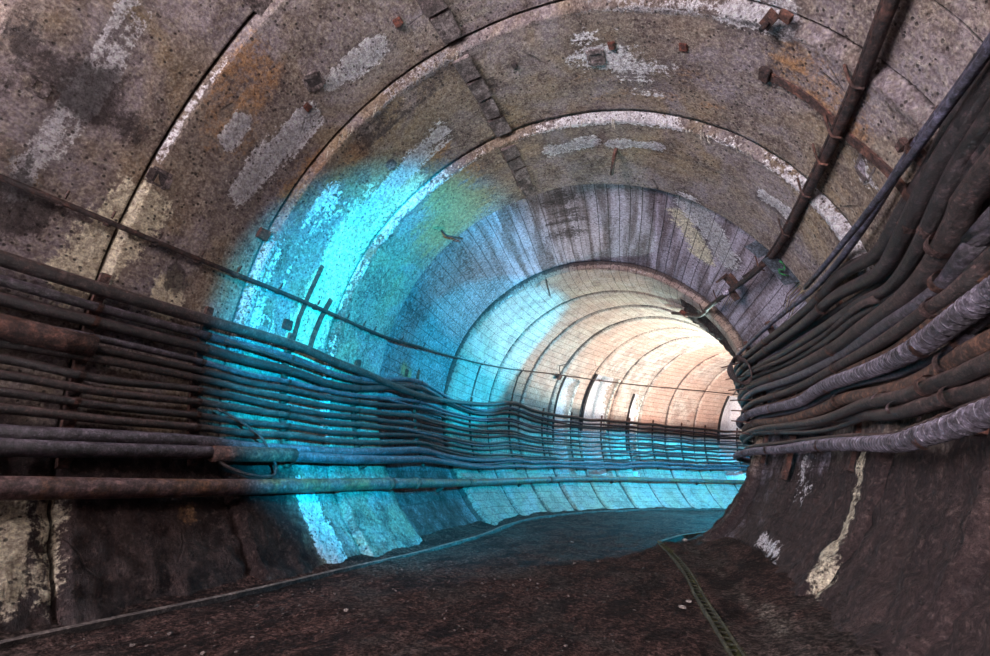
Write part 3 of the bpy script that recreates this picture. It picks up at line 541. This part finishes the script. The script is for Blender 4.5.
block('iron_anchor', .741, 107.2, .025, .03, .015, REDI, 'small rusty anchor left of the ceiling rib', 'anchor'); block('iron_anchor', 1.066, 70.2, .03, .026, .012, REDI, 'small red square anchor next to the grey ceiling pocket', 'anchor')
block('iron_anchor', 1.061, 56.3, .028, .03, .012, REDI, 'round reddish anchor at the top right of centre', 'anchor'); block('iron_anchor', 1.065, 90.7, .018, .02, .012, BLK, 'tiny dark anchor right of the ceiling rib', 'anchor')
block('iron_anchor', 1.112, 174.8, .04, .04, .03, DIRON, 'dark box anchor on the cyan wall left of the straps', 'anchor'); block('iron_anchor', 2.245, 173.7, .035, .04, .02, REDI, 'red rust anchor on the dark ring above the left cables', 'anchor')
block('iron_anchor', 1.60, 178.2, .025, .05, .03, DIRON, 'dark anchor just above the cables below the cyan ring', 'anchor')
def rod(name, pts, r, mat, label, cat, group=None, parent=None, n=8):
    bm = bmesh.new(); tube(bm, pts, r, n); o = build(name, bm, mat, parent)
    if label: tag(o, label, cat, group)
    return o
rod('iron_peg', [W(1.698, 129.9, 1.0), W(1.70, 129.8, .94), W(1.80, 126.5, .93)], .014, DIRON, 'bent iron peg on the orange patch of the ceiling', 'peg')
rod('iron_peg', [W(1.572, 73.6, 1.0), W(1.58, 73.7, .955), W(1.70, 75.2, .945)], .022, IRON, 'rusty hanging peg at the crown of the vault', 'peg')
rod('iron_peg', [W(2.801, 106.3, 1.0), W(2.84, 107, .93), W(2.95, 108, .91)], .016, DIRON, 'small dark peg at the edge of the first bright ring', 'peg')
root = empty('junction_box', W(4.02, 146.4, .97)); tag(root, 'small dark junction box with feelers where the conduit meets the far doorways', 'junction box')
bm = bmesh.new(); wbox(bm, 4.02, 147.2, .965, .14, .13, .10, bevel=.01); build('housing', bm, DIRON, root, smooth=False)
bm = bmesh.new(); tube(bm, [W(4.02, 146, .96), W(3.96, 141, .97), W(4.04, 139, .99)], .012, 6); build('wire', bm, DIRON, root)
# dangling loop under the cables
lp = spline([(.80, 205.5, .94), (.86, 209.0, .93), (.95, 211, .925), (1.03, 210.5, .93), (1.05, 207, .94), (1.02, 203, .945)], .02); rod('cable_loop', [W(*p) for p in lp], .012, RUB, 'thin black wire loop hanging below the left cables', 'wire')
lp = spline([(.84, 197.5, .935), (.92, 199.5, .93), (1.0, 203, .925), (1.04, 208, .93)], .02); rod('cable_loop', [W(*p) for p in lp], .010, RUB, 'thin wire curving down across the left cables', 'wire')
# ---------------- far doorways ----------------
for k, (n0, n1, b0, b1, dp) in enumerate(NICHE):
    T, Cc, N = axes(n0, 165); root = empty('doorway', W((n0+n1)/2, 180, 1.0))
    tag(root, ['narrow lit doorway in the far left wall, first of the row', 'widest lit doorway in the far left wall', 'slim doorway between the wide one and the far bend', 'last lit doorway beside the right hand cable bundle'][k], 'doorway', 'doorways in the far left wall')
    flatbar('door_jamb', [(n0-.005, a, .99) for a in np.linspace(b0, b0+40, 8)], .07, .06, BLK, None, None, parent=root)  # dark strip standing in for the unlit void at the near edge
    flatbar('door_jamb', [(n1+.005, a, .99) for a in np.linspace(b0, b0+40, 8)], .03, .06, WHT, None, None, parent=root)
    lamp('niche_light', 'POINT', W(n0+.05, (b0+175)/2, 1+dp*.45), None, 9+6*(k == 1)+5*(k == 3), (1, .97, .9), size=.03)  # unseen lamp added so the far jamb shows bright
# ---------------- right wall: cables ----------------
NM = ['thin violet grey cable', 'thick black cable', 'thick black tarry cable', 'smooth black cable', 'black cable', 'broad dusty brown cable', 'blue black cable', 'rust brown textured cable', 'rusty armoured cable', 'big blue grey ribbed hose', 'thin grey cable under the ribbed hose', 'thick rust flecked cable', 'short dark cable with a peeling tape', 'smooth brown cable', 'thin brown cable above the lowest hose', 'lowest grey ribbed hose', 'thin black cable in the topmost cluster', 'thin brown cable in the middle']
RR = [.010, .0165, .018, .0145, .013, .021, .017, .015, .013, .0185, .010, .019, .015, .015, .010, .0165, .010, .010]
RMt = [BROD, RUB, RUB, RUB, RUB, RUB2, SHE, RUB2, RST, HOSE, SHE, RST, RUB2, RUB2, RUB2, HOSE, RUB, RUB2]
RCV = []
for i, (r0, pl) in enumerate(RC):
    d = (pl[1][1]-pl[0][1])/(pl[1][0]-pl[0][0])*.3
    pts = [(-1.2, pl[0][1]+1.5, r0), (-.4, pl[0][1]+1, r0), (.25, pl[0][1]-d*.35, r0)]+[(s, a, r0+.006*math.sin(9*s+i)) for s, a in pl]+[(3.1, pl[-1][1]*1.0, r0), (4.2, pl[-1][1], r0), (6, pl[-1][1], r0)]
    if i == 0: pts = [(s, a, r0) for s, a in pl]; pts = [(-.4, 12.3, r0), (.2, 12.3, r0)]+pts+[(3.1, 18, r0)]
    sp = spline(pts, .012 if i in (9, 15) else .03); RCV.append(([p[0] for p in sp], [p[1] for p in sp], r0)); bm = bmesh.new(); rad = RR[i]*SC; P = [W(*p) for p in sp]
    if i in (9, 15):                                   # ribbed hose: every few centimetres a raised turn
        L = 0; out = []; rr = []; dens = []
        acc = [0]
        for A, B in zip(P[:-1], P[1:]): acc.append(acc[-1]+(B-A).length)
        tot = acc[-1]; x = 0; pitch = .058
        while x < tot:
            for q, k in ((0, 1.0), (.78, 1.02), (.82, 1.11), (.93, 1.11), (.97, .94)):
                y = x+q*pitch
                if y < tot: 
                    j = int(np.searchsorted(acc, y)); j = min(max(j, 1), len(P)-1); t = (y-acc[j-1])/max(1e-6, acc[j]-acc[j-1]); out.append(P[j-1].lerp(P[j], t)); rr.append(rad*k); dens.append(q)
            x += pitch
        tube(bm, out, rr, 14); bm.faces.ensure_lookup_table()
        for fi, f in enumerate(bm.faces):
            if fi//14 < len(dens) and dens[fi//14] in (.82, .93): f.material_index = 1
    else: tube(bm, P, rad, 10)
    ob = build('ribbed_hose' if i in (9, 15) else 'cable', bm, RMt[i])
    if i in (9, 15): ob.data.materials.append(RIDGE)
    tag(ob, NM[i]+(' on the right wall' if i not in (10, 14) else ', right wall'), 'hose' if i in (9, 15) else 'cable', 'cables along the right wall')
def rang(i, s): return float(np.interp(s, RCV[i][0], RCV[i][1]))
# extra strands that fill the bundle
for j, (i, da, s0, s1, dr) in enumerate([(1, 1.0, 1.1, 3, .02), (3, -1.2, 1.25, 3, .0), (4, -1.3, 1.1, 3.2, .01), (5, -1.4, 1.0, 3.2, .02), (7, 1.3, 1.0, 3, .02), (8, -1.5, 1.2, 3.2, .0), (8, -2.6, .7, 3, .02), (11, 2.0, 1.1, 3.2, .02), (12, -1.6, 1.4, 3.1, .015), (6, 1.6, .6, 3, .03), (2, -2.4, .5, 3, .03)]):
    pts = []; s = s0
    while s < s1: pts.append(W(s, rang(i, s)+da+.5*math.sin(s*5+j), RCV[i][2]+dr+.005*math.sin(s*7+j*2))); s += .04
    bm = bmesh.new(); tube(bm, pts, (.008+.003*(j % 2))*SC, 8)
    tag(build('cable', bm, [RUB, RUB2, SHE, RST][j % 4]), 'thin %s cable against the %s, right wall' % (['black', 'brown', 'violet grey', 'rusty'][j % 4], NM[i].replace('thin ', '').replace(' cable', '')+(' cable' if 'hose' not in NM[i] else '')), 'cable', 'cables along the right wall')
# blue grey bar
rod('iron_bar', [W(s, a, .905) for s, a in ((-.3, 10.0), (.3, 9.6), (.628, 9.4), (.865, 10.3), (1.15, 11.6), (1.442, 13.0), (1.6, 13.8))], .020, BROD, 'straight blue grey bar crossing above the right hand cables', 'bar')
# racks with saddles
def saddle(s, i, parent, wd=.055, half=1.7):
    a = rang(i, s); r0 = RCV[i][2]; T, Cc, N = axes(s, a); c = W(s, a, r0); r = RR[i]*SC+.012; bm = bmesh.new(); rg = []
    for q in np.linspace(-half, half, 9):
        d = N*math.cos(q)+Cc*math.sin(q); rg.append([bm.verts.new(c+d*r+T*x*wd/2) for x in (-1, 1)])
    for A, B in zip(rg[:-1], rg[1:]): bm.faces.new((A[0], A[1], B[1], B[0]))
    bmesh.ops.solidify(bm, geom=bm.faces[:], thickness=-.006); build('saddle', bm, SADL, parent, smooth=False)
RL = {.97: 'nearest', 1.60: 'second nearest', 2.2: 'third nearest', 2.62: 'farthest'}
for s, (t0, t1) in ((.97, (15.5, -20.5)), (1.60, (15, -23.5)), (2.2, (19, -25)), (2.62, (20, -20))):
    root = empty('cable_rack', W(s, 0, .985)); tag(root, 'rusty rack holding the right hand cables, %s to the viewer' % RL[s], 'rack', 'cable racks on the right wall')
    flatbar('post', [(s, a, .982) for a in np.linspace(t0, t1, 12)], .07, .05, IRON, None, None, parent=root)
    for i in range(18):
        if (s == .97) or i in (1, 2, 5, 7, 9, 11, 13, 15): saddle(s if s > 1 else s+(.02*((i*7) % 5-2)), i, root)
root = empty('cable_shelf', W(2.66, 0, .97)); tag(root, 'row of bare iron rods sticking out where the right wall bends away', 'rack')
for a in (14, 9, 4.5, 0.5, -3.5, -7.5, -11.5): 
    bm = bmesh.new(); tube(bm, [W(2.66, a, .99), W(2.68, a, .82)], .009, 6); build('rod', bm, IRON, root)
bm = bmesh.new(); c = W(2.50, 9.5, .87); T, Cc, N = axes(2.5, 9.5)
for q in range(4):
    P = [c+N*math.cos(t)*(.11+.012*q)+Cc*math.sin(t)*(.20-.015*q)+T*(.03*q-.05) for t in np.linspace(0, 2*math.pi, 29)]; tube(bm, P, .013, 6, cap=False)
tag(build('wire_coil', bm, RUB2), 'coil of stiff wire hanging at the bend of the right wall', 'coil')
# peeling tape on the cable
P = []; 
bm = bmesh.new(); rg = []; ic = 12
for q in np.linspace(0, 1, 26):
    s = 1.20-.20*q+.16*q; t = q*math.pi*3.2; s = 1.24-.14*q; a = rang(ic, s); T, Cc, N = axes(s, a); c = W(s, a, .915)-Cc*q*.10; r = .05+.012*math.sin(q*9)
    d = N*math.cos(t)+Cc*math.sin(t); rg.append([bm.verts.new(c+d*r+T*x*.022) for x in (-1, 1)])
for A, B in zip(rg[:-1], rg[1:]): bm.faces.new((A[0], A[1], B[1], B[0]))
bmesh.ops.solidify(bm, geom=bm.faces[:], thickness=.003); tag(build('peeling_tape', bm, TAPE), 'curl of pink tape peeling off a cable on the right', 'tape')
# ---------------- right ceiling: conduit, strap, boxes ----------------
root = empty('conduit', W(1, 25.4, .97)); tag(root, 'dark rusty conduit running down the right side of the vault', 'conduit')
rc = spline([(.2, 25.4), (.5, 25.4), (.752, 25.4), (1.018, 25.4), (1.467, 26.8), (1.837, 28.2), (2.208, 32.6), (2.6, 36.5), (3.036, 40.2), (3.366, 49), (3.6, 58)], .03)
bm = bmesh.new(); tube(bm, [W(s, a, .965-(.02 if 1.86 < s < 2.7 else 0)) for s, a in rc], .0125*SC, 10); build('tube', bm, DIRON, root)
bm = bmesh.new(); tube(bm, [W(s, a+1.1, .968) for s, a in rc if s < 2.1], .006*SC, 6); build('side_wire', bm, DIRON, root)
for s in (.93, 1.09, 1.2, 1.36, 1.6, 1.9, 2.45, 2.8):
    a = float(np.interp(s, [p[0] for p in rc], [p[1] for p in rc])); bm = bmesh.new(); tube(bm, [W(s, a-1.2, .96), W(s, a-.2, .948), W(s, a+1.2, .955), W(s, a+3.6, .975)], .008, 6); build('clip', bm, IRON, root)
sp = spline([(40.6, 1.075), (36, 1.078), (32, 1.082), (28, 1.092), (23.8, 1.103), (18, 1.09), (13.7, 1.08), (9, 1.07)], 1.)
root = empty('iron_strap', W(1.08, 30, .98)); tag(root, 'long curved rusty strap crossing behind the right hand conduit', 'strap')
flatbar('strap_band', [(s, a, .982) for a, s in sp], .06, .02, IRON, None, None, parent=root); bm = bmesh.new(); wbox(bm, 1.072, 41, .978, .10, .08, .04, .006, .006); build('end_plate', bm, DIRON, root, smooth=False)
root = empty('bulkhead_lamp', W(2.2, 33.5, .95)); tag(root, 'rusty lamp housing with an unlit frosted bulb on the right conduit', 'lamp')
bm = bmesh.new(); wbox(bm, 2.17, 34.5, .955, .20, .17, .05, .004, .008, .2); wbox(bm, 2.26, 31.0, .955, .12, .12, .05, .004, .006, .2); wbox(bm, 2.2, 37.2, .945, .22, .03, .09, .004, .004, .2); build('housing', bm, IRON, root, smooth=False)
bm = bmesh.new(); bmesh.ops.create_uvsphere(bm, u_segments=20, v_segments=12, radius=.05, matrix=Matrix.Translation(W(2.24, 33.6, .925))); build('bulb', bm, GLAS, root)
for k, a in enumerate((31.8, 33, 34.2)):
    bm = bmesh.new(); tube(bm, [W(2.3, a-1, .955), W(2.36+.02*k, a-2, .93)], .004, 5); build('wire', bm, STRAW, root)
block('fuse_box', 3.36, 49.4, .055, .055, .03, REDI, 'small square rust coloured box at the lower end of the right conduit', 'box', r=.965)
root = empty('wall_sign', W(1.82, 27, .97)); tag(root, 'blue grey sign plate with a green mark under the right conduit', 'sign')
def plate(a0, a1, s0, s1, r):
    bm = bmesh.new(); rg = []
    for a in np.linspace(a0, a1, 6): 
        ss_ = s0+(s1-s0)*(a-a0)/(a1-a0); T, Cc, N = axes(ss_, a); c = W(ss_, a, r); D_ = (N*.9-T*.35).normalized(); rg.append([bm.verts.new(c+D_*x) for x in (-.02, .155)])
    for A, B in zip(rg[:-1], rg[1:]): bm.faces.new((A[0], A[1], B[1], B[0]))
    bmesh.ops.solidify(bm, geom=bm.faces[:], thickness=.008); return bm
build('plate', plate(34.0, 29.2, 1.82, 1.81, .975), BLUE, root, smooth=False); build('plate', plate(28.4, 19.5, 1.81, 1.79, .98), BLUE, root, smooth=False)
bm = bmesh.new(); tube(bm, [W(1.778-(.98-r)*.39, a, r) for a, r in ((25.6, .963), (24.4, .968), (23.4, .960), (23.0, .950), (23.6, .936), (22.6, .928), (21.8, .94), (21.2, .955))], .007, 6); build('green_mark', bm, GREEN, root)
root = empty('frayed_wires', W(1.86, 17, .96)); tag(root, 'tuft of frayed pale wires below the blue sign plate', 'wire')
for k in range(6):
    a = 19.5-.7*k; bm = bmesh.new(); tube(bm, [W(1.80, a, .985), W(1.85, a-.8, .95), W(1.92, a-2.2+random.uniform(-.5, .5), .945)], .0045, 5); build('wire', bm, STRAW if k % 2 else IRON, root)
root = empty('anchor_plate', W(.89, 41.4, .96)); tag(root, 'tilted rusty anchor plate with a bolt hole at the top right', 'plate')
bm = bmesh.new(); wbox(bm, .895, 41.0, .96, .13, .075, .012, .003, .003, .5); wbox(bm, .88, 38.9, .968, .05, .08, .03, .003, .003, .2); build('plate', bm, IRON, root, smooth=False)
bm = bmesh.new(); tube(bm, [W(.9, 41, .955), W(.9, 41, .935)], .018, 8); build('bolt', bm, DIRON, root)
block('iron_anchor', .95, 15.0, .028, .022, .010, IRON, 'rusty clamp sticking out left of the blue grey bar', 'anchor', r=.95); block('iron_anchor', .86, 13.4, .035, .04, .02, DIRON, 'dark greenish block behind the blue grey bar', 'anchor', r=.975)
for s, a0, a1, lb in ((2.217, -19, -24, 'left'), (1.601, -17, -22.5, 'right')): pass
# hanging lime threads along the joints
root = empty('lime_threads', W(1.38, 60, .97)); tag(root, 'pale lime threads hanging from the ceiling joints', 'lime threads', kind='stuff')
bm = bmesh.new()
for sj, lo, hi, n in ((.905, 100, 140, 14), (1.38, 40, 150, 46), (1.86, 85, 150, 22)):
    for _ in range(n):
        a = random.uniform(lo, hi); s = sj+random.uniform(0, .02); p = W(s, a, prof(sj+.02)); l = random.uniform(.03, .13)
        if math.sin(math.radians(a)) > .4: tube(bm, [p, p+Vector((random.uniform(-.008, .008), 0, -l*.6)), p+Vector((random.uniform(-.01, .01), 0, -l))], [.004, .003, .0015], 4)
COL.objects.unlink(root); bpy.data.objects.remove(root)
tag(build('lime_threads', bm, m_cable('lime', (.5, .46, .38), (.7, .66, .58), .8, .3)), 'pale lime threads hanging from the ceiling joints', 'lime threads', kind='stuff')
# ---------------- floor things ----------------
root = empty('drain_grating', UZ(1.6, .44, -FZ)); tag(root, 'narrow drain grating with rungs running along the right side of the floor', 'grating')
zb = -FZ*SC-.01
for dx in (-.028, .028):
    bm = bmesh.new(); ubar(bm, .75, 2.49, lambda s: gut(s)+dx/SC*1.0, zb, .012, .04, .06); build('rail', bm, MOSS_LIT, root, smooth=False)
s = .80
while s < 2.48:
    T, _, _ = axes(s, 0); R = UZ(s, 1, 0)-UZ(s, 0, 0); R.normalize(); bm = bmesh.new(); obox(bm, UZ(s, gut(s), -FZ)+Vector((0, 0, .015)), T, R, Vector((0, 0, 1)), .030, .05, .01); s += .036
    build('rung', bm, MOSS_LIT, root, smooth=False)
bm = bmesh.new(); pts = [(2.49, .376), (2.9, .51), (3.318, .653)]
for (s0, u0), (s1, u1) in zip(pts[:-1], pts[1:]): 
    A, B = UZ(s0, u0, -FZ), UZ(s1, u1, -FZ); d = (B-A); obox(bm, (A+B)/2+Vector((0, 0, .02)), d.normalized(), d.normalized().cross(Vector((0, 0, 1))), Vector((0, 0, 1)), d.length, .06, .06, .004)
tag(build('kerb_stone', bm, MOSS_LIT, smooth=False), 'dull green kerb running from the end of the drain to the right wall', 'kerb')  # green light on the slab edge is put into its colour
def rock(bm, c, r, flat=.6):
    k = bmesh.ops.create_icosphere(bm, subdivisions=1, radius=r, matrix=Matrix.Translation(c))
    e = Vector((random.uniform(.6, 1.4), random.uniform(.6, 1.4), flat))
    for v in k['verts']: d = v.co-c; v.co = c+Vector((d.x*e.x, d.y*e.y, d.z*e.z))*random.uniform(.8, 1.2)
CH = [('pale chip lying beside the drain grating, upper one', 1.40, .415), ('pale chip lying beside the drain grating, lower one', 1.33, .40), ('white flake in front of the right wall', 1.42, .58), ('small white flake nearer the right wall', 1.36, .61), ('pale lump at the corner of the kerb', 2.75, .52),
      ('grey lump against the foot of the right wall', 2.62, .62), ('flat pale stone in the middle of the floor', 1.75, .03), ('pale stone on the floor below the far cables', 2.3, -.05), ('whitish stick of rubble at lower left of the floor', .86, -.30)]
for lb, s, u in CH:
    bm = bmesh.new(); rock(bm, UZ(s, u, -FZ)+Vector((0, 0, .015)), .022 if s < 2.5 else .05, .4); tag(build('stone_chip', bm, STONE, smooth=False), lb, 'stone')
bm = bmesh.new()
for _ in range(1500):
    s = random.uniform(.35, 3.2); u = random.uniform(-.60, .62)
    if abs(u-gut(s)) < .02: continue
    rock(bm, UZ(s, u, -FZ)+Vector((0, 0, random.uniform(-.004, .006))), random.choice((.005, .007, .008, .012)), .6)
tag(build('floor_grit', bm, GRIT, smooth=False), 'loose grit and crumbs strewn over the muddy floor', 'grit', kind='stuff')
